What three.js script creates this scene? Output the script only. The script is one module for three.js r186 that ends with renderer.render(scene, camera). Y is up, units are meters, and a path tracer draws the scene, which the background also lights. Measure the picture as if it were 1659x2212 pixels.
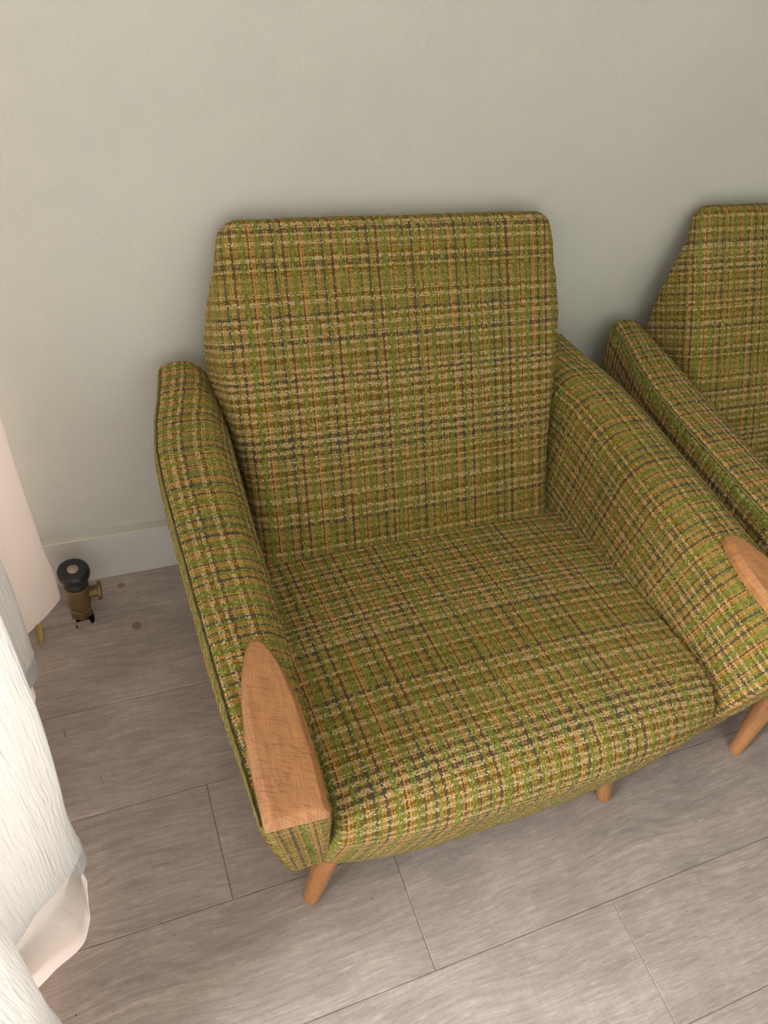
import * as THREE from 'three';
import { mergeGeometries } from 'three/addons/utils/BufferGeometryUtils.js';
import { RectAreaLightUniformsLib } from 'three/addons/lights/RectAreaLightUniformsLib.js';

// ---------------------------------------------------------------- camera, light, exposure
const scene = new THREE.Scene();
const camera = new THREE.PerspectiveCamera(66.4, 1659 / 2212, 0.02, 60);
{
  const fwd = [0.347393, -0.720712, -0.599911], down = [-0.159134, -0.676480, 0.719066];
  camera.position.set(0, 1.25, 0.9976);
  camera.up.set(-down[0], -down[1] * -1, -down[2]);
  camera.up.set(0.159134, 0.676480, -0.719066);
  camera.lookAt(fwd[0], 1.25 + fwd[1], 0.9976 + fwd[2]);
}
scene.background = new THREE.Color(0.75, 0.86, 1.0);
scene.backgroundIntensity = 0.9;
RectAreaLightUniformsLib.init();
// two windows: one behind the curtain in the left wall, a glazed door in the front wall behind the camera
const WIN = { z0: 0.26, z1: 1.1, y0: 0.14, y1: 2.4 }, DOOR = { x0: -0.5, x1: 0.3, y0: 0.02, y1: 2.15, z: 2.3 };
const daylight = new THREE.RectAreaLight(new THREE.Color(0.96, 1.0, 1.03), 54.0, WIN.z1 - WIN.z0 - 0.14, WIN.y1 - WIN.y0 - 0.14);
daylight.position.set(-0.50, (WIN.y0 + WIN.y1) / 2, (WIN.z0 + WIN.z1) / 2);
daylight.lookAt(5, (WIN.y0 + WIN.y1) / 2, (WIN.z0 + WIN.z1) / 2);
scene.add(daylight);
const doorlight = new THREE.RectAreaLight(new THREE.Color(0.9, 0.98, 1.0), 1.4, DOOR.x1 - DOOR.x0 - 0.14, DOOR.y1 - DOOR.y0 - 0.14);
doorlight.position.set((DOOR.x0 + DOOR.x1) / 2, (DOOR.y0 + DOOR.y1) / 2, DOOR.z - 0.02);
doorlight.lookAt((DOOR.x0 + DOOR.x1) / 2, (DOOR.y0 + DOOR.y1) / 2, -5);
scene.add(doorlight);
const renderer = new THREE.WebGLRenderer({ antialias: true });
renderer.toneMapping = THREE.LinearToneMapping;
renderer.toneMappingExposure = 0.63;
renderer.shadowMap.enabled = true;

// ---------------------------------------------------------------- helpers
function rng(seed) { let s = seed >>> 0; return () => { s = (s + 0x6d2b79f5) | 0; let t = Math.imul(s ^ (s >>> 15), 1 | s); t = (t + Math.imul(t ^ (t >>> 7), 61 | t)) ^ t; return ((t ^ (t >>> 14)) >>> 0) / 4294967296; }; }
const clamp = (x, a = 0, b = 1) => Math.min(b, Math.max(a, x));
const lerp = (a, b, t) => a + (b - a) * t;
const smooth = (x) => { x = clamp(x); return x * x * (3 - 2 * x); };
function table(px) { // piecewise linear/smooth lookup
  return (x) => { if (x <= px[0][0]) return px[0][1]; for (let i = 1; i < px.length; i++) if (x <= px[i][0]) { const t = (x - px[i - 1][0]) / (px[i][0] - px[i - 1][0]); return lerp(px[i - 1][1], px[i][1], t); } return px[px.length - 1][1]; };
}
function lattice(seed, n = 256) { const r = rng(seed), a = new Float32Array(n * n); for (let i = 0; i < a.length; i++) a[i] = r(); return (x, y, px = n, py = n) => { px = Math.min(px, n); py = Math.min(py, n);
  const xi = Math.floor(x), yi = Math.floor(y), fx = x - xi, fy = y - yi, u = fx * fx * (3 - 2 * fx), v = fy * fy * (3 - 2 * fy);
  const x0 = ((xi % px) + px) % px, x1 = (x0 + 1) % px, y0 = ((yi % py) + py) % py, y1 = (y0 + 1) % py;
  return lerp(lerp(a[y0 * n + x0], a[y0 * n + x1], u), lerp(a[y1 * n + x0], a[y1 * n + x1], u), v); }; }
const N1 = lattice(11), N2 = lattice(23), N3 = lattice(37);
function dataTex(w, h, data, srgb) { const t = new THREE.DataTexture(data, w, h, THREE.RGBAFormat); t.wrapS = t.wrapT = THREE.RepeatWrapping; t.magFilter = THREE.LinearFilter; t.minFilter = THREE.LinearMipmapLinearFilter; t.generateMipmaps = true; if (srgb) t.colorSpace = THREE.SRGBColorSpace; t.needsUpdate = true; return t; }
function makeTex(w, h, fn) { // fn(x,y) -> [r,g,b (0..255 sRGB), height 0..1]
  const c = new Uint8Array(w * h * 4), b = new Uint8Array(w * h * 4);
  for (let y = 0; y < h; y++) for (let x = 0; x < w; x++) { const o = (y * w + x) * 4, p = fn(x, y); c[o] = clamp(p[0], 0, 255); c[o + 1] = clamp(p[1], 0, 255); c[o + 2] = clamp(p[2], 0, 255); c[o + 3] = 255; const hh = clamp(p[3]) * 255; b[o] = b[o + 1] = b[o + 2] = hh; b[o + 3] = 255; }
  return [dataTex(w, h, c, true), dataTex(w, h, b, false)];
}
const taken = {};
function numbered(n) { const k = taken[n] = (taken[n] ?? -1) + 1; return k ? n + '_' + String(k).padStart(3, '0') : n; }
function mesh(name, geo, mat, parent) { const m = new THREE.Mesh(geo, mat); m.name = parent === scene || !parent ? numbered(name) : name; m.castShadow = m.receiveShadow = true; (parent ?? scene).add(m); return m; }
function part(name, geo, mat, parent) { let n = name, i = 0; while (parent.children.some((c) => c.name === n)) n = name + '_' + String(++i).padStart(3, '0'); return mesh(n, geo, mat, parent); }
function thing(name, label, category, pos = [0, 0, 0], turn = 0) { const g = new THREE.Group(); g.name = numbered(name); g.position.set(...pos); g.rotation.y = turn; g.userData = { label, category }; scene.add(g); return g; }
// grid of (nu+1) x (nv+1) points, fn(i,j) -> [x,y,z,u,v]
function grid(nu, nv, fn, flip) {
  const P = new Float32Array((nu + 1) * (nv + 1) * 3), U = new Float32Array((nu + 1) * (nv + 1) * 2), I = [];
  for (let j = 0; j <= nv; j++) for (let i = 0; i <= nu; i++) { const k = j * (nu + 1) + i, p = fn(i, j); P.set([p[0], p[1], p[2]], k * 3); U.set([p[3], p[4]], k * 2); }
  for (let j = 0; j < nv; j++) for (let i = 0; i < nu; i++) { const a = j * (nu + 1) + i, b = a + 1, c = a + nu + 1, d = c + 1; if (flip) I.push(a, c, b, b, c, d); else I.push(a, b, c, b, d, c); }
  const g = new THREE.BufferGeometry(); g.setAttribute('position', new THREE.BufferAttribute(P, 3)); g.setAttribute('uv', new THREE.BufferAttribute(U, 2)); g.setIndex(I); return g;
}
// smooth normals over coincident points, then push out by disp(u,v)
function finish(g, disp, amount) {
  const P = g.attributes.position, U = g.attributes.uv, n = P.count, id = new Int32Array(n), seen = new Map(); let k = 0;
  for (let i = 0; i < n; i++) { const key = Math.round(P.getX(i) * 2e5) + ',' + Math.round(P.getY(i) * 2e5) + ',' + Math.round(P.getZ(i) * 2e5); let v = seen.get(key); if (v === undefined) { v = k++; seen.set(key, v); } id[i] = v; }
  const run = () => {
    const acc = new Float32Array(k * 3), I = g.index.array, a = new THREE.Vector3(), b = new THREE.Vector3(), c = new THREE.Vector3();
    for (let t = 0; t < I.length; t += 3) { a.fromBufferAttribute(P, I[t]); b.fromBufferAttribute(P, I[t + 1]); c.fromBufferAttribute(P, I[t + 2]); b.sub(a); c.sub(a); b.cross(c); for (let q = 0; q < 3; q++) { const o = id[I[t + q]] * 3; acc[o] += b.x; acc[o + 1] += b.y; acc[o + 2] += b.z; } }
    for (let i = 0; i < k; i++) { const l = Math.hypot(acc[i * 3], acc[i * 3 + 1], acc[i * 3 + 2]) || 1; acc[i * 3] /= l; acc[i * 3 + 1] /= l; acc[i * 3 + 2] /= l; }
    return acc;
  };
  let acc = run();
  if (disp) {
    const s = new Float32Array(k), cnt = new Float32Array(k);
    for (let i = 0; i < n; i++) { s[id[i]] += disp(U.getX(i), U.getY(i)); cnt[id[i]]++; }
    for (let i = 0; i < n; i++) { const q = id[i], d = (s[q] / cnt[q] - 0.5) * amount; P.setXYZ(i, P.getX(i) + acc[q * 3] * d, P.getY(i) + acc[q * 3 + 1] * d, P.getZ(i) + acc[q * 3 + 2] * d); }
    acc = run();
  }
  const Nn = new Float32Array(n * 3); for (let i = 0; i < n; i++) { Nn[i * 3] = acc[id[i] * 3]; Nn[i * 3 + 1] = acc[id[i] * 3 + 1]; Nn[i * 3 + 2] = acc[id[i] * 3 + 2]; }
  g.setAttribute('normal', new THREE.BufferAttribute(Nn, 3)); return g;
}
function mirrorX(g) { const c = g.clone(), P = c.attributes.position, Nn = c.attributes.normal; for (let i = 0; i < P.count; i++) { P.setX(i, -P.getX(i)); if (Nn) Nn.setX(i, -Nn.getX(i)); } const I = Array.from(g.index.array); for (let t = 0; t < I.length; t += 3) { const q = I[t + 1]; I[t + 1] = I[t + 2]; I[t + 2] = q; } c.setIndex(I); return c; }
// closed rounded polygon: corners [x,y,r,arcSegments,edgeSegments(to next)] -> list of [x,y], fixed count
function roundPoly(cs) {
  const out = [], n = cs.length, A = cs.map((c, i) => {
    const p = cs[(i + n - 1) % n], q = cs[(i + 1) % n]; let ax = p[0] - c[0], ay = p[1] - c[1], bx = q[0] - c[0], by = q[1] - c[1]; const la = Math.hypot(ax, ay), lb = Math.hypot(bx, by); ax /= la; ay /= la; bx /= lb; by /= lb;
    const th = Math.acos(clamp(ax * bx + ay * by, -1, 1)), d = Math.min(c[2] / Math.tan(th / 2), la * 0.49, lb * 0.49);
    return { s: [c[0] + ax * d, c[1] + ay * d], e: [c[0] + bx * d, c[1] + by * d], c };
  });
  A.forEach((a, i) => {
    const nx = A[(i + 1) % n], k = a.c[3];
    for (let j = 0; j < k; j++) { // conic arc
      const t = j / k, w = 0.75, b0 = (1 - t) * (1 - t), b1 = 2 * t * (1 - t) * w, b2 = t * t, s = b0 + b1 + b2; out.push([(b0 * a.s[0] + b1 * a.c[0] + b2 * a.e[0]) / s, (b0 * a.s[1] + b1 * a.c[1] + b2 * a.e[1]) / s]);
    }
    const m = a.c[4]; for (let j = 0; j < m; j++) { const t = j / m; out.push([lerp(a.e[0], nx.s[0], t), lerp(a.e[1], nx.s[1], t)]); }
  });
  return out;
}
function inset2(ring, d) { if (!d) return ring; const n = ring.length; return ring.map((p, i) => { const a = ring[(i + n - 1) % n], b = ring[(i + 1) % n]; let tx = b[0] - a[0], ty = b[1] - a[1]; const l = Math.hypot(tx, ty) || 1; return [p[0] - (ty / l) * d * inset2.sign, p[1] + (tx / l) * d * inset2.sign]; }); }
inset2.sign = 1;
// loft: section(t) -> ring of [a,b]; place([a,b], axis) -> [x,y,z]; ends rounded by r; uvSide(k arc, axis), uvCap([a,b], end)
function loft({ steps, len, section, place, r0, r1, uvSide, uvCap, v0 = 0, sign, capK = 6, flip }) {
  const rows = [], kr = 5; inset2.sign = sign;
  if (r0) for (let i = 0; i < kr; i++) { const f = (i / kr) * Math.PI / 2; rows.push([r0 * (1 - Math.sin(f)), 0, r0 * (1 - Math.cos(Math.PI / 2 - f)) * 0 + r0 * (1 - Math.sin(f)), f]); }
  const seq = [];
  if (r0) for (let i = 0; i <= kr; i++) { const f = (i / kr) * Math.PI / 2; seq.push([r0 * (1 - Math.cos(f)), r0 * (1 - Math.sin(f))]); } else seq.push([0, 0]);
  for (let i = 1; i < steps; i++) { const s = lerp(r0, len - r1, i / steps); seq.push([s, 0]); }
  if (r1) for (let i = kr; i >= 0; i--) { const f = (i / kr) * Math.PI / 2; seq.push([len - r1 * (1 - Math.cos(f)), r1 * (1 - Math.sin(f))]); } else seq.push([len, 0]);
  const rings = seq.map(([s, d]) => inset2(section(s / len), d)), n = rings[0].length;
  const full = seq.map(([s]) => section(s / len)), arcs = full.map((R) => { const a = [0]; for (let i = 1; i <= n; i++) { const p = R[i - 1], q = R[i % n]; a.push(a[i - 1] + Math.hypot(q[0] - p[0], q[1] - p[1])); } return a; });
  const side = grid(n, seq.length - 1, (i, j) => { const p = rings[j][i % n], [u, v] = uvSide(arcs[j][i], seq[j][0], i / n, p, arcs[j][n]); return [...place(p, seq[j][0]), u, v]; }, flip);
  const cap = (R, s, end, fl) => { let cx = 0, cy = 0; for (const p of R) { cx += p[0] / n; cy += p[1] / n; } return grid(n, capK, (i, k) => { const p = R[i % n], t = k / capK, q = [lerp(p[0], cx, t), lerp(p[1], cy, t)], [u, v] = uvCap(q, end); return [...place(q, s), u, v]; }, fl); };
  return mergeGeometries([side, cap(rings[0], 0, 0, !flip), cap(rings[rings.length - 1], len, 1, flip)]);
}

// ---------------------------------------------------------------- fabric: woven bouclé plaid
const FAB = 0.64, FN = 2048, TH = 416;
let fabricHeight, greenAt = 0;
const fabricMaps = (() => {
  const r = rng(77), px = FN / TH;
  const COL = { P: [190, 166, 124], K: [160, 144, 90], C: [118, 92, 32], O: [204, 142, 70], D: [90, 79, 60], G: [122, 124, 50], L: [136, 124, 58], X: [130, 116, 60], B: [104, 82, 40], R: [146, 104, 46] };
  const motif = 'DD XOXOX GGGG XXOX D OXOXL GGLG XX D XOXOX LX DD XGG OXOX'.replace(/ /g, '');
  const warp = []; while (warp.length < TH) { for (const c of motif) { if (warp.length >= TH) break; const q = r(); warp.push(q < 0.04 ? 'L' : q < 0.07 ? 'G' : c); if (r() < 0.03) warp.push(c); } }
  warp.length = TH;
  for (let i = 0, best = 0; i < TH - 10; i++) { let n = 0; for (let k = 0; k < 9; k++) n += warp[i + k] === 'G' ? 1 : 0; if (n > best) { best = n; greenAt = i + 4; } }
  const weft = []; let flip = 0;
  while (weft.length < TH) { const q = r(), c = (flip ^= 1) ? (q < 0.72 ? 'P' : 'K') : q < 0.52 ? 'C' : q < 0.76 ? 'D' : q < 0.97 ? 'L' : 'R'; const n = 3 + Math.floor(r() * 2.6); for (let i = 0; i < n; i++) weft.push(r() < 0.12 ? 'L' : c); }
  weft.length = TH;
  const over = (c, i, j) => { switch (c) { case 'G': return (i + j) % 4 !== 0; case 'O': return (i * 2 + j) % 4 !== 0; case 'X': return (i * 2 + j) % 4 === 0; case 'D': return (i * 2 + j) % 4 !== 0; case 'R': return (i + j) % 2 === 0; default: return (i * 2 + j) % 3 === 0; } };
  const H = new Float32Array(FN * FN), C = new Uint8Array(FN * FN * 4), hash = new Float32Array(512 * 512); for (let i = 0; i < hash.length; i++) hash[i] = r();
  for (let y = 0; y < FN; y++) for (let x = 0; x < FN; x++) {
    const wx = x + (N1(x * 0.125, y * 0.03125, 256, 64) - 0.5) * 1.6, wy = y + (N2(x * 0.03125, y * 0.125, 64, 256) - 0.5) * 2.4;
    let a = wx / px, b = wy / px, i = Math.floor(a), j = Math.floor(b); const fx = a - i, fy = b - j; i = ((i % TH) + TH) % TH; j = ((j % TH) + TH) % TH;
    const wc = warp[i], fc = weft[j], hh = hash[(j % 512) * 512 + i % 512];
    const top = over(wc, i, j) !== hh > 0.93;
    const key = top ? wc : fc, base = COL[key], across = top ? fx : fy, along = top ? b : a;
    const prof = 1 - Math.pow(2 * across - 1, 2), fibre = hash[((y * 7) % 512) * 512 + (x * 3) % 512];
    const twist = 0.5 + 0.5 * Math.sin((along * 2.0 + across * 1.2) * Math.PI * 2);
    const t = 0.86 + 0.2 * hh + (fibre - 0.5) * 0.22 + (twist - 0.5) * 0.06, o = y * FN + x;
    H[o] = 0.2 + 0.42 * prof + (top ? 0.06 : 0) + (fibre - 0.5) * 0.1 + (key === 'D' ? -0.12 : 0);
    for (let c = 0; c < 3; c++) C[o * 4 + c] = clamp(base[c] * t, 0, 255); C[o * 4 + 3] = 255;
  }
  // bouclé nubs along the green warp threads
  const nub = (cx, cy, rx, ry, col, hmax) => { const R = Math.ceil(Math.max(rx, ry)) + 1; for (let y = -R; y <= R; y++) for (let x = -R; x <= R; x++) { const q = (x / rx) ** 2 + (y / ry) ** 2; if (q > 1) continue; const X = ((Math.round(cx) + x) % FN + FN) % FN, Y = ((Math.round(cy) + y) % FN + FN) % FN, o = Y * FN + X, h = 0.45 + hmax * Math.sqrt(1 - q); if (h < H[o]) continue; H[o] = h; const f = 0.86 + 0.28 * hash[((Y * 5) % 512) * 512 + (X * 9) % 512]; for (let c = 0; c < 3; c++) C[o * 4 + c] = clamp(col[c] * f, 0, 255); } };
  for (let i = 0; i < TH; i++) {
    if (warp[i] === 'G') for (let y = 0; y < FN;) { y += 6 + r() * 24; const g = r(), col = g < 0.5 ? [127, 131, 50] : g < 0.66 ? [148, 154, 72] : g < 0.84 ? [104, 104, 42] : [126, 112, 52]; nub((i + 0.2 + 0.6 * r()) * px, y, 2.6 + r() * 3.2, 3 + r() * 4.5, col, 0.25 + 0.3 * r()); }
    else if (warp[i] === 'L') for (let y = 0; y < FN;) { y += 20 + r() * 70; nub((i + r()) * px, y, 2 + r() * 2, 2.4 + r() * 3, r() < 0.6 ? [146, 152, 62] : [140, 112, 52], 0.2 + 0.2 * r()); }
  }
  for (let j = 0; j < TH; j++) if (weft[j] === 'P') for (let x = 0; x < FN;) { x += 10 + r() * 30; nub(x, (j + r()) * px, 2.2 + r() * 1.6, 1.8 + r() * 1.4, [208, 185, 150], 0.2 * r() + 0.12); }
  // blurred height for real displacement
  const M = 512, S = new Float32Array(M * M); for (let y = 0; y < M; y++) for (let x = 0; x < M; x++) { let s = 0; for (let q = 0; q < 4; q++) for (let p = 0; p < 4; p++) s += H[(y * 4 + q) * FN + x * 4 + p]; S[y * M + x] = s / 16; }
  fabricHeight = (u, v) => { const x = ((Math.floor(u * M) % M) + M) % M, y = ((Math.floor(v * M) % M) + M) % M; return S[y * M + x]; };
  const B = new Uint8Array(FN * FN * 4); for (let i = 0; i < FN * FN; i++) { const h = clamp(H[i]) * 255; B[i * 4] = B[i * 4 + 1] = B[i * 4 + 2] = h; B[i * 4 + 3] = 255; }
  return [dataTex(FN, FN, C, true), dataTex(FN, FN, B, false)];
})();
const fabric = new THREE.MeshPhysicalMaterial({ map: fabricMaps[0], bumpMap: fabricMaps[1], bumpScale: 0.0016, roughness: 0.95, specularIntensity: 0.25, sheen: 0.25, sheenColor: new THREE.Color(0.45, 0.42, 0.3), sheenRoughness: 0.6 });
const pipingMat = new THREE.MeshStandardMaterial({ color: new THREE.Color().setRGB(0.26, 0.21, 0.07), roughness: 1 });
const undersideMat = new THREE.MeshStandardMaterial({ color: 0x2b2822, roughness: 1 });

// ---------------------------------------------------------------- oak
const oakMaps = (() => { const q = rng(91), F = new Float32Array(1024 * 1024); // ray flecks: short slanting lens-shaped dashes
  for (let n = 0; n < 520; n++) { const cx = q() * 1024, cy = q() * 1024, L = 22 + q() * 46, a = 0.5 + (q() - 0.5) * 0.35, w = 2.2 + q() * 3.0, st = 0.35 + q() * 0.65, bend = (q() - 0.5) * 0.2; for (let t = -L; t <= L; t += 0.5) for (let k = -6; k <= 6; k++) { const h = w * (1 - (t / L) ** 2); if (Math.abs(k) > h) continue; const x = (Math.round(cx + t * Math.cos(a + bend * t / L)) + 2048) % 1024, y = (Math.round(cy + t * Math.sin(a) + k) + 2048) % 1024; F[y * 1024 + x] = Math.max(F[y * 1024 + x], st); } }
  return makeTex(1024, 1024, (x, y) => { // grain runs along v
    const g = N1(x * 0.25, y * 0.0156, 256, 16), f = N2(x * 0.5 + 9, y * 0.015625, 256, 16), w = N3(x / 32, y / 128, 32, 8), pore = N1(x * 0.25 + 3, y * 0.03125, 256, 32) > 0.72 ? 1 : 0, fleck = F[y * 1024 + x];
    const t = 0.95 + 0.09 * (g - 0.5) + 0.13 * (f - 0.5) + 0.1 * (w - 0.5) - 0.05 * pore - 0.13 * fleck;
    return [194 * t, (134 - 8 * fleck) * t, (83 - 10 * fleck) * t, 0.5 + 0.3 * (f - 0.5) - 0.25 * pore]; }); })();
for (const t of oakMaps) t.repeat.set(2.2, 2.2);
const oak = new THREE.MeshPhysicalMaterial({ map: oakMaps[0], bumpMap: oakMaps[1], bumpScale: 0.0002, roughness: 0.42, clearcoat: 0.25, clearcoatRoughness: 0.35 });

// ---------------------------------------------------------------- armchair
const TOPY = 0.505;
function armGeo(uo, vo, cell) {
  const len = 0.722, outer = table([[0, 0.350], [0.04, 0.357], [0.08, 0.366], [0.13, 0.378], [0.19, 0.3875], [0.26, 0.390], [0.45, 0.388], [0.6, 0.385], [0.74, 0.380]]), inner = table([[0, 0.276], [0.12, 0.276], [0.3, 0.285], [0.5, 0.293], [0.74, 0.306]]);
  const e = (l) => Math.max(2, Math.round(l / cell));
  const section = (t) => { const z = t * 0.722, ox = outer(z), ix = inner(z);
    const R = roundPoly([[-0.316, 0.2, 0.015, 4, e(0.3)], [-ox, TOPY, 0.011, 5, e(0.07)], [-ix, TOPY - 0.002, 0.04, e(0.07), e(0.26)], [-lerp(0.235, 0.262, t), 0.2, 0.02, 4, e(0.05)]]);
    for (const p of R) { const k = smooth((p[1] - 0.48) / 0.025), s = clamp((p[0] + ox) / (ox - ix)); p[1] += 0.005 * Math.sin(Math.PI * s) * k; if (p[0] < -0.3 && p[1] < TOPY - 0.004) { const q = clamp((TOPY - p[1]) / 0.305); p[0] -= 0.062 * q * (1 - q) * (1 - 0.8 * smooth((t - 0.7) / 0.3)); } }
    return R; };
  const nOuter = 4 + e(0.3) + 2.5, nRing = section(0.5).length;
  const zb = (y) => 0.014 + (TOPY - y) * 0.3, zf = (y) => 0.737 - (TOPY - y) * 0.155;
  const place = (p, s) => { const y = p[1]; return [p[0], y, lerp(zb(y), zf(y), s / len)]; };
  const g = loft({ steps: e(len), len, section, place, r0: 0.014, r1: 0.011, sign: -1, capK: e(0.1), uvSide: (a, s, f, p) => f * nRing < nOuter ? [(a - 0.302) * 0.5 / FAB + greenAt / TH, s / FAB + vo] : [s / FAB + uo, a / FAB + vo], uvCap: (q, end) => [(q[0] + 0.345 - (TOPY - q[1]) * 0.19) / FAB + greenAt / TH, q[1] / FAB + vo] });
  const seam = []; for (let i = 0; i <= 60; i++) { const t = lerp(0.03, 0.99, i / 60), z = t * len, ox = outer(z); seam.push(new THREE.Vector3(-ox + 0.0030, TOPY - 0.0024, lerp(zb(TOPY - 0.006), zf(TOPY - 0.006), t))); }
  const piping = new THREE.TubeGeometry(new THREE.CatmullRomCurve3(seam), 260, 0.0015, 6);
  for (let i = 0, P = piping.attributes.position, q = rng(5); i < P.count; i++) P.setXYZ(i, P.getX(i) + (q() - 0.5) * 0.0014, P.getY(i) + (q() - 0.5) * 0.0014, P.getZ(i) + (q() - 0.5) * 0.0014);
  piping.computeVertexNormals();
  return [finish(g, fabricHeight, 0.0036), piping];
}
function backGeo(uo, vo, cell) {
  const y0 = 0.27, y1 = 0.735, k = 0.66, cosk = 1 / Math.hypot(1, k), len = (y1 - y0) / cosk, e = (l) => Math.max(2, Math.round(l / cell));
  const half = table([[0.27, 0.252], [0.35, 0.252], [0.42, 0.255], [0.48, 0.264], [0.54, 0.273], [0.6, 0.278], [0.65, 0.275], [0.7, 0.266], [0.735, 0.256]]);
  const section = (t) => { const y = lerp(y0, y1, t), w = half(y), th = clamp((0.044 + (0.70 - y) * k) / cosk * 0.83 - 0.002, 0.046, 0.17), wr = w + 0.008 * smooth((0.7 - y) / 0.1);
    const R = roundPoly([[0, 0, 0, 0, e(0.23)], [w, 0, 0.032, e(0.05), e(0.1)], [wr, -th, 0.018, 4, e(0.2)], [0, -th, 0, 0, e(0.2)], [-wr, -th, 0.018, 4, e(0.1)], [-w, 0, 0.032, e(0.05), e(0.23)]].map((c, i) => c[3] === 0 ? [c[0], c[1], 1e-5, 1, c[4]] : c));
    for (const p of R) if (p[1] > -0.02) p[1] += 0.014 * (1 - (p[0] / w) ** 2) * Math.sin(Math.PI * clamp(0.1 + t * 0.85));
    return R; };
  const place = (p, s) => { const y = y0 + s * cosk, z = 0.050 + (0.70 - y) * k; return [p[0], y + p[1] * k * cosk, z + p[1] * cosk]; };
  const g = loft({ steps: e(len), len, section, place, r0: 0.012, r1: 0.022, sign: -1, capK: e(0.03), uvSide: (a, s, f, p, tot) => [(f > 0.5 ? a - tot : a) / FAB + uo, s / FAB + vo], uvCap: (q, end) => [q[0] / FAB + uo, (end ? len - q[1] : q[1]) / FAB + vo] });
  return finish(g, fabricHeight, 0.003);
}
function seatGeo(uo, vo, cell) {
  const len = 0.556, e = (l) => Math.max(2, Math.round(l / cell));
  const section = (t) => { const f = 1 - Math.pow(Math.abs(2 * t - 1), 3), up = 0.012 * f, fr = 0.03 * f;
    const R = roundPoly([[0.16, 0.2, 0.01, 3, e(0.1)], [0.16, 0.29, 0.01, 3, e(0.45)], [0.728 + fr, 0.403 + up * 0.5, 0.062, e(0.09), e(0.08)], [0.690 + fr * 0.7, 0.197 - 0.016 * f, 0.022, e(0.03), e(0.3)]]);
    for (const p of R) { const k = smooth((p[1] - 0.28) / 0.04) * smooth((p[0] - 0.16) / 0.04); p[1] += k * (up + 0.013 * Math.sin(Math.PI * clamp((p[0] - 0.2) / 0.5))); }
    return R; };
  const place = (p, s) => [s - len / 2, p[1], p[0]];
  const g = loft({ steps: e(len), len, section, place, r0: 0.012, r1: 0.012, sign: -1, capK: 4, uvSide: (a, s) => [s / FAB + uo, a / FAB + vo], uvCap: (q) => [q[0] / FAB, q[1] / FAB], flip: false });
  return finish(g, fabricHeight, 0.003);
}
function padGeo() { // pointed-arch oak arm pad, front at z 0, tip at -L, centred on x
  const L = 0.206, nu = 40, nv = 60, W = (s) => 0.0305 * Math.pow(clamp(1 - Math.pow(s, 3.1)), 0.6) * (1 + 0.06 * Math.sin(Math.PI * s)) + 0.0008, rows = [];
  // rings: from the bottom edge round the bevel to the top centre
  const prof = [[0.0, 0.0], [0.0, 0.0085], [0.015, 0.0098], [0.17, 0.0158], [0.2, 0.0168], [0.225, 0.0174], [0.26, 0.0178], [0.5, 0.0181], [1, 0.0182]];
  const out = []; for (let i = 0; i <= nv; i++) { const s = 1 - Math.pow(1 - i / nv, 1.6); out.push([W(s), -s * L]); } // right side, front to tip
  const ring = []; for (let i = 0; i <= 14; i++) ring.push([lerp(-out[0][0], out[0][0], i / 14), 0]); for (let i = 1; i < out.length; i++) ring.push(out[i]); for (let i = out.length - 2; i > 0; i--) ring.push([-out[i][0], out[i][1]]);
  const n = ring.length, cz = -0.06;
  return finish(grid(n, prof.length - 1, (i, j) => { const p = ring[i % n], [t, y] = prof[j]; const spine = clamp(p[1], -L * 0.8, -0.02), x = lerp(p[0], 0, t), z = lerp(p[1], spine, t); return [x, y, z, x / 0.35, z / 0.35]; }), null);
}
function legGeo(dx, dz, h) { // turned tapering leg from its foot at the origin, leaning to (dx, h, dz)
  const prof = [[0.0001, 0], [0.0095, 0], [0.0118, 0.0012], [0.0130, 0.004], [0.0175, h * 0.4], [0.0245, h * 0.78], [0.0265, h], [0.0001, h]];
  const g = new THREE.LatheGeometry(prof.map((p) => new THREE.Vector2(p[0], p[1])), 28), P = g.attributes.position, U = g.attributes.uv;
  for (let i = 0; i < P.count; i++) { const y = P.getY(i), t = y / h, a = Math.atan2(P.getZ(i), P.getX(i)); U.setXY(i, a * 0.06, y / 0.35); P.setXYZ(i, P.getX(i) + dx * t, y, P.getZ(i) + dz * t); }
  g.computeVertexNormals(); return g;
}
const padShape = padGeo();
function armchair(label, pos, turn, uo, vo, cell, padOf) {
  const t = thing('armchair', label, 'armchair', pos, turn); t.userData.group = 'plaid armchairs along the wall';
  part('seat', seatGeo(uo + 0.13, vo + 0.4, cell), fabric, t);
  part('backrest', backGeo(uo + 0.5, vo, cell), fabric, t);
  const [ag, pg] = armGeo(uo + 0.21, vo + 0.11, cell);
  const al = part('armrest', ag, fabric, t); part('piping', pg, pipingMat, al);
  const ar = part('armrest', mirrorX(ag), fabric, t); part('piping', mirrorX(pg), pipingMat, ar);
  for (const s of [-1, 1]) { const p = part('arm_pad', padShape, oak, t); p.position.set(s * 0.345, TOPY + 0.004, 0.7405); p.rotation.y = s * 0.05; p.rotation.x = 0.0; }
  for (const [s, z, dz] of [[-1, 0.672, -0.05], [1, 0.672, -0.05], [-1, 0.16, 0.05], [1, 0.16, 0.05]]) { const l = part('leg', legGeo(-s * 0.052, dz, 0.206), oak, t); l.position.set(s * 0.2645, 0, z); }
  const under = grid(1, 1, (i, j) => [lerp(-0.3, 0.3, i), 0.1985, lerp(0.12, 0.68, j), i, j], true); under.computeVertexNormals();
  const ub = new THREE.BoxGeometry(0.56, 0.006, 0.5); part('underside_cloth', ub, undersideMat, t).position.set(0, 0.199, 0.42);
  return t;
}
armchair('green and ochre plaid armchair standing whole in the middle, its left arm toward the curtain', [0.4785, 0, 0], 0, 0, 0, 0.0032);
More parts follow.
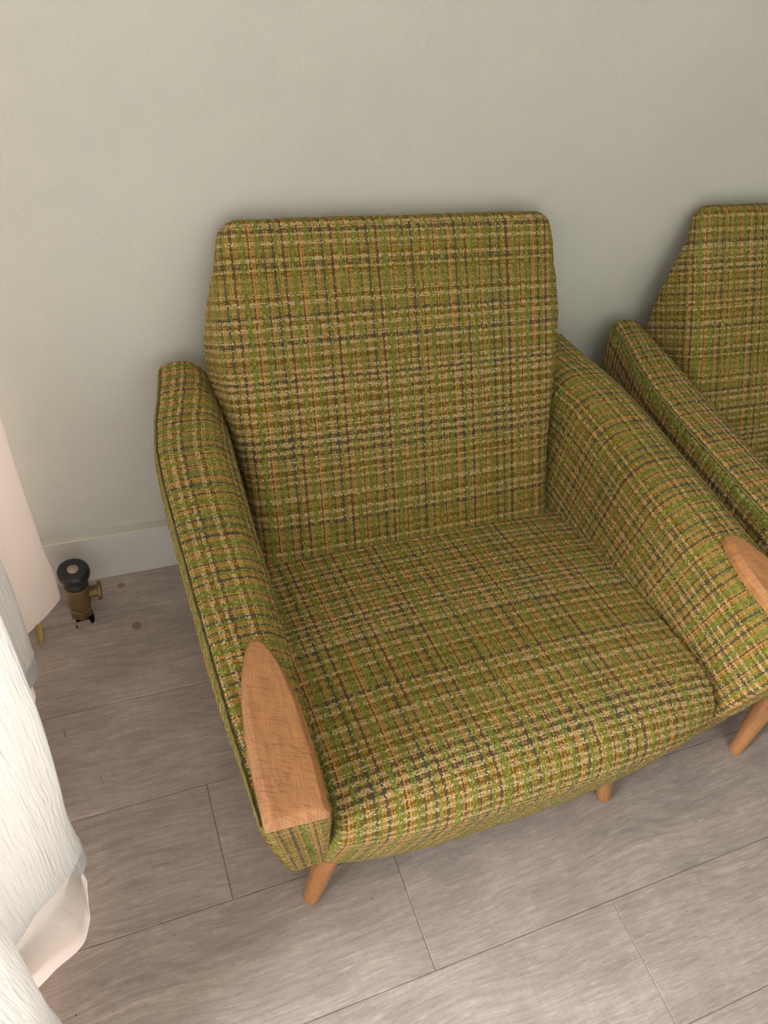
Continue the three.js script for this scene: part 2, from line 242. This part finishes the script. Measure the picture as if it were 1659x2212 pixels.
armchair('second green plaid armchair, cut off by the right edge, behind the other chair’s right arm', [1.304, 0, -0.002], 0.0, 0.37, 0.29, 0.0045);

// ---------------------------------------------------------------- room
const WZ = -0.018, RX = 6.5, RZ = 2.3, RY = 2.5, LX = -0.52;
const wallMaps = makeTex(1024, 1024, (x, y) => { const a = N1(x / 8, y / 8, 128, 128), b = N2(x / 2, y / 2, 256, 256), c = N3(x / 128, y / 128, 8, 8), d = N2(x / 32, y / 32, 32, 32); const t = 1 + (c - 0.5) * 0.02 + (d - 0.5) * 0.012 + (b - 0.5) * 0.008; return [214 * t, 212 * t, 202 * t, 0.5 + (a - 0.5) * 0.5 + (b - 0.5) * 0.35]; });
const wallMat = new THREE.MeshStandardMaterial({ map: wallMaps[0], bumpMap: wallMaps[1], bumpScale: 0.0004, roughness: 0.8 });
const trimMat = new THREE.MeshStandardMaterial({ color: new THREE.Color().setRGB(0.74, 0.72, 0.68), roughness: 0.45, bumpMap: wallMaps[1], bumpScale: 0.0001 });
const ledgeMat = new THREE.MeshStandardMaterial({ color: new THREE.Color().setRGB(0.54, 0.51, 0.44), roughness: 0.8, bumpMap: wallMaps[1], bumpScale: 0.0003 });
function box(x0, x1, y0, y1, z0, z1) { const g = new THREE.BoxGeometry(x1 - x0, y1 - y0, z1 - z0); g.translate((x0 + x1) / 2, (y0 + y1) / 2, (z0 + z1) / 2); const P = g.attributes.position, Nn = g.attributes.normal, U = g.attributes.uv; for (let i = 0; i < P.count; i++) { const ax = Math.abs(Nn.getX(i)), ay = Math.abs(Nn.getY(i)); if (ax > 0.5) U.setXY(i, P.getZ(i), P.getY(i)); else if (ay > 0.5) U.setXY(i, P.getX(i), P.getZ(i)); else U.setXY(i, P.getX(i), P.getY(i)); } return g; }
function struct(name, geos, mat) { const m = new THREE.Mesh(geos.length > 1 ? mergeGeometries(geos) : geos[0], mat); m.name = name; m.castShadow = m.receiveShadow = true; m.userData = { kind: 'structure' }; scene.add(m); return m; }
const T = 0.15;
struct('wall_back', [box(LX - T, RX + T, -0.1, RY, WZ - T, WZ)], wallMat);
struct('wall_right', [box(RX, RX + T, -0.1, RY, WZ, RZ)], wallMat);
struct('wall_front', [box(LX - T, DOOR.x0, -0.1, RY, RZ, RZ + T), box(DOOR.x1, RX + T, -0.1, RY, RZ, RZ + T), box(DOOR.x0, DOOR.x1, DOOR.y1, RY, RZ, RZ + T), box(DOOR.x0, DOOR.x1, -0.1, DOOR.y0, RZ, RZ + T)], wallMat);
struct('wall_left', [box(LX - T, LX, -0.1, RY, WZ, WIN.z0), box(LX - T, LX, -0.1, RY, WIN.z1, RZ), box(LX - T, LX, WIN.y1, RY, WIN.z0, WIN.z1), box(LX - T, LX, -0.1, WIN.y0, WIN.z0, WIN.z1)], wallMat);
struct('ceiling', [box(LX - T, RX + T, RY, RY + T, WZ - T, RZ + T)], wallMat);
{ const b = struct('baseboard_back', [(() => { const s = new THREE.Shape(); s.moveTo(0, 0); s.lineTo(0, 0.1165); s.lineTo(-0.0012, 0.1175); s.lineTo(-0.018, 0.1175); s.lineTo(-0.018, 0); s.closePath(); const g = new THREE.ExtrudeGeometry(s, { depth: RX + 0.3, bevelEnabled: false }); g.rotateY(-Math.PI / 2); g.rotateY(Math.PI); g.scale(1, 1, 1); return g; })()], trimMat); b.geometry.computeBoundingBox(); const bb = b.geometry.boundingBox; b.position.set(LX - bb.min.x, 0, -bb.max.z);
  const led = part('caulk_strip', box(LX, RX, 0.1174, 0.1186, WZ, -0.002), ledgeMat, b); led.position.set(-b.position.x, 0, -b.position.z); }
{ const w = new THREE.Group(); w.name = 'window_1'; w.userData = { kind: 'structure' }; scene.add(w);
  const fm = new THREE.MeshStandardMaterial({ color: 0xe8e6e0, roughness: 0.4 }), gm = new THREE.MeshPhysicalMaterial({ color: 0xffffff, transmission: 1, roughness: 0, thickness: 0, ior: 1.5 });
  const f = 0.06, zc = (WIN.z0 + WIN.z1) / 2, x0 = LX - 0.09, x1 = LX - 0.03;
  part('frame', mergeGeometries([box(x0, x1, WIN.y0, WIN.y1, WIN.z0, WIN.z0 + f), box(x0, x1, WIN.y0, WIN.y1, WIN.z1 - f, WIN.z1), box(x0, x1, WIN.y1 - f, WIN.y1, WIN.z0 + f, WIN.z1 - f), box(x0, x1, WIN.y0, WIN.y0 + f, WIN.z0 + f, WIN.z1 - f), box(x0, x1, WIN.y0 + f, WIN.y1 - f, zc - f / 2, zc + f / 2)]), fm, w);
  for (const [a, b] of [[WIN.z0 + f, zc - f / 2], [zc + f / 2, WIN.z1 - f]]) part('pane', box(LX - 0.064, LX - 0.058, WIN.y0 + f, WIN.y1 - f, a, b), gm, w);
  const d = new THREE.Group(); d.name = 'door_1'; d.userData = { kind: 'structure' }; scene.add(d); const D = DOOR, q0 = RZ + 0.03, q1 = RZ + 0.09;
  part('frame', mergeGeometries([box(D.x0, D.x0 + f, D.y0, D.y1, q0, q1), box(D.x1 - f, D.x1, D.y0, D.y1, q0, q1), box(D.x0 + f, D.x1 - f, D.y1 - f, D.y1, q0, q1), box(D.x0 + f, D.x1 - f, D.y0, D.y0 + f, q0, q1)]), fm, d);
  part('pane', box(D.x0 + f, D.x1 - f, D.y0 + f, D.y1 - f, RZ + 0.056, RZ + 0.062), gm, d); }

// floor planks
const floorMaps = makeTex(2048, 2048, (x, y) => { // 1.28 m square, grain along u
  const wob = (N1(x / 128, y / 64, 16, 32) - 0.5) * 46 + (N2(x / 256, y / 128, 8, 16) - 0.5) * 90, yy = y + wob;
  const ring = Math.pow(0.5 + 0.5 * Math.sin(yy * 0.21 + 6 * N3(x / 512, y / 256, 4, 8)), 2), zone = smooth((N2(x / 256 + 3, y / 64 + 5, 8, 32) - 0.45) * 3);
  const g1 = N2(x / 32, (y + wob * 0.2) / 2, 64, 1024), g2 = N1(x / 16, (y + wob * 0.12) / 2 + 40, 128, 1024), g3 = N3(x / 64, (y + wob * 0.3) / 4, 32, 512), blot = N3(x / 128, y / 64, 16, 32), cross = N1(x / 4, y / 64, 512, 32), fine = N3(x / 8, y / 2, 256, 1024), m = N2(x / 32, y / 16, 64, 128);
  const dash = g2 > 0.7 ? (g2 - 0.7) * 3 : 0, pale = g1 > 0.66 ? (g1 - 0.66) * 2.4 : 0;
  const t = 1 - ring * zone * 0.05 + (g3 - 0.5) * 0.1 + (fine - 0.5) * 0.06 - dash * 0.09 + pale * 0.13 + (blot - 0.5) * 0.1 + (m - 0.5) * 0.06 + (cross - 0.5) * 0.03 * smooth((blot - 0.45) * 4);
  return [166 * t, 151 * t + 1, 142 * t + 2, 0.5 + (g2 - 0.5) * 0.5 + (fine - 0.5) * 0.4];
});
const floorMat = new THREE.MeshPhysicalMaterial({ map: floorMaps[0], bumpMap: floorMaps[1], bumpScale: 0.00012, roughness: 0.5, specularIntensity: 0.6 });
const plankSide = new THREE.MeshStandardMaterial({ color: 0x3a322d, roughness: 0.9 });
const floor = new THREE.Group(); floor.name = 'floor'; floor.userData = { kind: 'structure' }; scene.add(floor);
part('subfloor', box(LX - T, RX + T, -0.12, -0.011, WZ - T, RZ + T), new THREE.MeshStandardMaterial({ color: 0x241f1b, roughness: 1 }), floor);
function plank(x0, x1, z0, z1, uo, vo, hole) {
  const c = 0.0009, g = 0.00022, s = new THREE.Shape(), X0 = x0 + g, X1 = x1 - g, Z0 = z0 + g, Z1 = z1 - g;
  // outline in (x, -z), then laid flat
  s.moveTo(X0 + c, -Z1 + c);
  if (hole && hole.side === 1) { for (const [a, b] of hole.path) s.lineTo(a, -b); }
  s.lineTo(X1 - c, -Z1 + c); s.lineTo(X1 - c, -Z0 - c);
  if (hole && hole.side === 0) { for (const [a, b] of hole.path) s.lineTo(a, -b); }
  s.lineTo(X0 + c, -Z0 - c); s.closePath();
  const e = new THREE.ExtrudeGeometry(s, { depth: 0.010 - c, bevelEnabled: true, bevelThickness: c, bevelSize: c, bevelSegments: 1, steps: 1 });
  e.rotateX(-Math.PI / 2); e.translate(0, -0.010, 0); const P = e.attributes.position, U = e.attributes.uv; for (let i = 0; i < P.count; i++) U.setXY(i, P.getX(i) / 1.28 + uo, P.getZ(i) / 1.28 + vo);
  return part('plank', e, [floorMat, floorMat], floor);
}
{ const rp = rng(404), PW = 0.1832, PL = 1.22, joints = { 0: 0.31, 1: -0.93, 2: 0.62, 3: 0.104, 4: 0.356, 5: 0.665 };
  for (let k = 0; k * PW + 0.09 - PW < RZ; k++) { const z0 = 0.0898 + (k - 1) * PW, z1 = Math.min(z0 + PW, RZ), a = Math.max(z0, WZ); let j = k in joints ? joints[k] : rp() * PL; while (j > LX) j -= PL;
    for (let x = j; x < RX; x += PL) { const q0 = Math.max(x, LX), q1 = Math.min(x + PL, RX); if (q1 - q0 < 0.01) continue; const inH = q0 < -0.08 && q1 > 0.0 && (k === 0 || k === 1); let h = null;
      if (inH && k === 0) h = { side: 1, path: [[-0.0555, z1 - 0.0012], [-0.0555, 0.074], [-0.05, 0.066], [-0.038, 0.06], [-0.026, 0.066], [-0.022, 0.078], [-0.022, z1 - 0.0012]] };
      if (inH && k === 1) h = { side: 0, path: [[-0.022, z0 + 0.0012], [-0.024, 0.098], [-0.034, 0.1035], [-0.05, 0.1045], [-0.0565, 0.1045], [-0.0565, z0 + 0.0012]] };
      plank(q0, q1, a, z1, rp(), rp(), h); } } }
// dried-in marks on the floor
{ const m = new THREE.MeshStandardMaterial({ color: new THREE.Color().setRGB(0.25, 0.145, 0.1), roughness: 0.5 }), disc = (x, z, rx, rz, n) => { const q = rng(n), g = new THREE.LatheGeometry([[0.0001, 0.0004], [0.8, 0.0004], [0.95, 0.0003], [1, 0]].map((p) => new THREE.Vector2(...p)), 28), P = g.attributes.position; for (let i = 0; i < P.count; i++) P.setXYZ(i, P.getX(i) * rx, P.getY(i), P.getZ(i) * rz); g.computeVertexNormals(); const d = part('stain', g, m, floor); d.position.set(x, 0, z); };
  disc(0.0465, 0.1252, 0.0085, 0.0085, 1); disc(0.0325, 0.026, 0.007, 0.006, 2);
  const k = new THREE.MeshStandardMaterial({ color: 0x4a3c34, roughness: 0.8 }), nick = (x0, z0, x1, z1, w) => { const g = new THREE.CapsuleGeometry(1, 2, 4, 8); g.rotateZ(Math.PI / 2); const L = Math.hypot(x1 - x0, z1 - z0); g.scale(L / 4, 0.0003, w * 0.55); const d = part('scuff_mark', g, k, floor); d.position.set((x0 + x1) / 2, 0.0001, (z0 + z1) / 2); d.rotation.y = -Math.atan2(z1 - z0, x1 - x0); };
  nick(-0.0975, 0.300, -0.0945, 0.316, 0.0009); nick(-0.053, 0.392, -0.047, 0.418, 0.0005); nick(-0.035, 0.224, -0.032, 0.228, 0.0008); nick(-0.123, 0.714, -0.121, 0.7165, 0.0012); nick(0.300, 0.7, 0.302, 0.7045, 0.0008); nick(-0.03, 0.352, -0.0285, 0.354, 0.001); }

// ---------------------------------------------------------------- radiator valve
{ const t = thing('radiator_valve', 'small brass radiator valve with a round black knob, standing in the floor beside the curtain', 'valve', [-0.043, 0, 0.074], 0.0);
  const brass = new THREE.MeshStandardMaterial({ color: new THREE.Color().setRGB(0.29, 0.20, 0.095), metalness: 0.85, roughness: 0.42, bumpMap: wallMaps[1], bumpScale: 0.0003 }), dull = new THREE.MeshStandardMaterial({ color: new THREE.Color().setRGB(0.15, 0.115, 0.08), metalness: 0.7, roughness: 0.55 }), black = new THREE.MeshPhysicalMaterial({ color: 0x14161b, roughness: 0.38, clearcoat: 0.3, clearcoatRoughness: 0.3 });
  const lathe = (p, n = 40) => new THREE.LatheGeometry(p.map((q) => new THREE.Vector2(q[0], q[1])), n);
  const hex = (r, y0, y1, c = 0.0015) => { const g = new THREE.LatheGeometry([[0.0005, y0], [r - c, y0], [r, y0 + c], [r, y1 - c], [r - c, y1], [0.0005, y1]].map((q) => new THREE.Vector2(...q)), 6).toNonIndexed(); g.computeVertexNormals(); return g; };
  part('pipe', lathe([[0.0005, -0.011], [0.0125, -0.011], [0.0125, 0.004], [0.0005, 0.004]]), dull, t);
  part('lower_nut', hex(0.0195, 0.002, 0.024), brass, t);
  part('body', lathe([[0.0005, 0.022], [0.0155, 0.022], [0.0162, 0.026], [0.0195, 0.034], [0.0208, 0.046], [0.0208, 0.066], [0.0200, 0.078], [0.0212, 0.082], [0.0212, 0.0875], [0.0200, 0.0895], [0.0005, 0.0895]]), brass, t);
  const out = lathe([[0.0005, 0], [0.0112, 0], [0.0112, 0.0245], [0.0165, 0.0255], [0.0175, 0.027], [0.0175, 0.0305], [0.0165, 0.032], [0.0125, 0.0322], [0.010, 0.028], [0.0005, 0.028]]); out.rotateZ(-Math.PI / 2); const o = part('outlet', out, brass, t); o.position.set(0.008, 0.062, 0); o.rotation.y = -0.05;
  part('neck', lathe([[0.0005, 0.089], [0.0190, 0.089], [0.0200, 0.092], [0.0200, 0.113], [0.0005, 0.113]]), new THREE.MeshStandardMaterial({ color: 0x2e2923, roughness: 0.55 }), t);
  const kn = (() => { const g = lathe([[0.0005, 0.1105], [0.021, 0.1105], [0.0255, 0.1125], [0.0270, 0.1165], [0.0270, 0.125], [0.0257, 0.1290], [0.0226, 0.1308], [0.0105, 0.1313], [0.0100, 0.1303], [0.0005, 0.1303]], 72), P = g.attributes.position; for (let i = 0; i < P.count; i++) { const r = Math.hypot(P.getX(i), P.getZ(i)), a = Math.atan2(P.getZ(i), P.getX(i)); if (r > 0.0225) { const f = 1 + 0.006 * Math.sin(a * 12); P.setX(i, P.getX(i) * f); P.setZ(i, P.getZ(i) * f); } } g.computeVertexNormals(); return g; })();
  const k = part('knob', kn, black, t); k.userData.label = 'round black plastic knob';
  part('screw', lathe([[0.0005, 0.1342], [0.0022, 0.1340], [0.0028, 0.1328], [0.0085, 0.1323], [0.0095, 0.1312], [0.0095, 0.130]]), new THREE.MeshStandardMaterial({ color: new THREE.Color().setRGB(0.45, 0.36, 0.27), metalness: 0.8, roughness: 0.4 }), k);
  const chip = new THREE.BoxGeometry(0.024, 0.004, 0.014); const c = mesh('filler_scrap', chip, new THREE.MeshStandardMaterial({ color: 0xb9aca0, roughness: 0.9, bumpMap: wallMaps[1], bumpScale: 0.0006 }), scene); { const P = chip.attributes.position, q = rng(3); for (let i = 0; i < P.count; i++) P.setX(i, P.getX(i) + (P.getZ(i) > 0 ? 0.002 : -0.0015)); } c.position.set(-0.0425, -0.0035, 0.0965); c.rotation.set(0.1, 0.1, 0); c.userData = { label: 'pale scrap of filler in the floor hole below the brass valve', category: 'scrap' };
}
// ---------------------------------------------------------------- dry leaf
{ const g = grid(8, 18, (i, j) => { const t = j / 18, w = 0.0062 * Math.pow(Math.sin(Math.PI * (0.12 + 0.88 * t)), 0.8) * (1 - 0.25 * t), s = i / 4 - 1; return [s * w + 0.0012 * Math.sin(t * 3), 0.0012 + 0.0035 * s * s + 0.004 * Math.sin(t * 2.6), t * 0.052, i / 8, t]; }, true); g.computeVertexNormals();
  const lm = makeTex(128, 256, (x, y) => { const v = N1(x / 4, y / 32, 32, 8), c = N2(x / 16, y / 16, 8, 16); const t = 0.85 + 0.2 * v + 0.2 * (c - 0.5); return [206 * t, 178 * t, 108 * t, v]; });
  const m = mesh('dry_leaf', g, new THREE.MeshStandardMaterial({ map: lm[0], bumpMap: lm[1], bumpScale: 0.0004, roughness: 0.8, side: THREE.DoubleSide }), scene); m.position.set(-0.119, 0, 0.081); m.rotation.y = 0.02; m.userData = { label: 'narrow yellow dried leaf poking out from under the curtain hem', category: 'leaf' }; }

// ---------------------------------------------------------------- curtain
{ const t = thing('curtain', 'cream linen curtain with smooth pinkish lining, gathered in folds at the left edge', 'curtain');
  const P3 = (a) => new THREE.CatmullRomCurve3(a.map(([x, z]) => new THREE.Vector3(x, 0, z)), false, 'centripetal');
  const face = P3([[-0.20, 0.004], [-0.13, 0.014], [-0.080, 0.038], [-0.130, 0.10], [-0.185, 0.15], [-0.160, 0.172], [-0.121, 0.205], [-0.150, 0.27], [-0.2, 0.38], [-0.15, 0.455], [-0.1, 0.508], [-0.083, 0.538], [-0.115, 0.592], [-0.160, 0.635], [-0.185, 0.67], [-0.160, 0.70], [-0.125, 0.75], [-0.135, 0.82], [-0.2, 0.87]]);
  const line = P3([[-0.21, 0.004], [-0.13, 0.008], [-0.0765, 0.022], [-0.131, 0.09], [-0.2, 0.15], [-0.160, 0.180], [-0.136, 0.212], [-0.141, 0.250], [-0.165, 0.27], [-0.215, 0.38], [-0.15, 0.465], [-0.1, 0.525], [-0.091, 0.556], [-0.101, 0.628], [-0.147, 0.656], [-0.19, 0.69], [-0.155, 0.72], [-0.133, 0.77], [-0.145, 0.82], [-0.21, 0.87]]);
  const nu = 620, fp = face.getPoints(nu), lp = line.getPoints(nu); const arc = [0]; for (let i = 1; i <= nu; i++) arc.push(arc[i - 1] + fp[i].distanceTo(fp[i - 1]));
  const H = 2.34, hemY = table([[0, 0.03], [0.11, 0.03], [0.2, 0.055], [0.3, 0.06], [0.54, 0.058], [0.64, 0.07], [0.8, 0.06], [1.1, 0.06]]);
  const at = (i, y, base, off) => { const p = base[i], k = smooth(y / 2.4), tx = -0.155, z = p.z; let x = lerp(p.x, lerp(p.x, tx, 0.35), k) - 0.012 * smooth(y / 0.8) * smooth((0.45 - z) / 0.3); x += 0.004 * Math.sin(y * 9 + z * 30) * smooth(y / 0.3) + 0.003 * (N1(z * 60, y * 9) - 0.5); return [x + off, y, z + 0.004 * Math.sin(y * 5 + z * 12) * smooth(y / 0.2)]; };
  const linenMaps = makeTex(1024, 1024, (x, y) => { // 0.4 m square: crêped linen, crinkles run along v
    const c = N1((x + 18 * N2(x / 64, y / 128, 16, 8)) / 7, y / 128, 146, 8), d = N3(x / 4, y / 64, 256, 16), weave = 0.5 + 0.25 * Math.sin(x * 1.6) + 0.25 * Math.sin(y * 1.6), s = N2(x / 2, y / 2, 256, 256); const tt = 0.97 + (s - 0.5) * 0.05 + (weave - 0.5) * 0.03; return [236 * tt, 240 * tt, 240 * tt, clamp(0.5 * c + 0.3 * d + 0.12 * weave + 0.06 * s)]; });
  for (const m of linenMaps) m.repeat.set(2.5, 2.5);
  const linen = new THREE.MeshPhysicalMaterial({ map: linenMaps[0], bumpMap: linenMaps[1], bumpScale: 0.0022, roughness: 1, transmission: 0.38, thickness: 0, side: THREE.DoubleSide });
  const liningMat = new THREE.MeshPhysicalMaterial({ color: new THREE.Color().setRGB(0.76, 0.67, 0.61), roughness: 1, transmission: 0.17, thickness: 0, side: THREE.DoubleSide, bumpMap: linenMaps[1], bumpScale: 0.0004 });
  const nv = 150, yOf = (j, y0) => y0 + (H - y0) * Math.pow(j / nv, 1.5);
  const start = fp.findIndex((p, i) => i > 60 && p.z > 0.145), lineY = () => 0.0002;
  const sheet = (i0, i1, base, off, y0f, n) => finish(grid(i1 - i0, n, (i, j) => { const q = i + i0, y = yOf(j * nv / n, y0f(base[q].z)), p = at(q, y, base, off); return [...p, arc[q], y]; }, true), null);
  part('linen_panel', sheet(start, nu, fp, 0, hemY, nv), linen, t);
  const lf = lp.map((p, i) => p); const lt = (i, y) => { const k = smooth((y - 0.05) / 0.12), a = at(i, y, lp, 0), b = at(i, y, fp, fp[i].z < 0.12 ? -0.003 : -0.012); return [lerp(a[0], b[0], k), y, lerp(a[2], b[2], k)]; };
  part('lining', finish(grid(nu, 60, (i, j) => { const y0 = lineY(lp[i].z), y = y0 + (H - y0) * Math.pow(j / 60, 2); return [...lt(i, y), arc[i], y]; }, true), null), liningMat, t).userData.label = 'smooth pinkish lining';
  part('hem', finish(grid(nu - start, 6, (i0, j) => { const i = i0 + start, y0 = hemY(fp[i].z), y = y0 - 0.001 + 0.05 * j / 6, p = at(i, y, fp, 0.0014); return [...p, arc[i], y]; }, true), null), linen, t);
}
renderer.render(scene, camera);
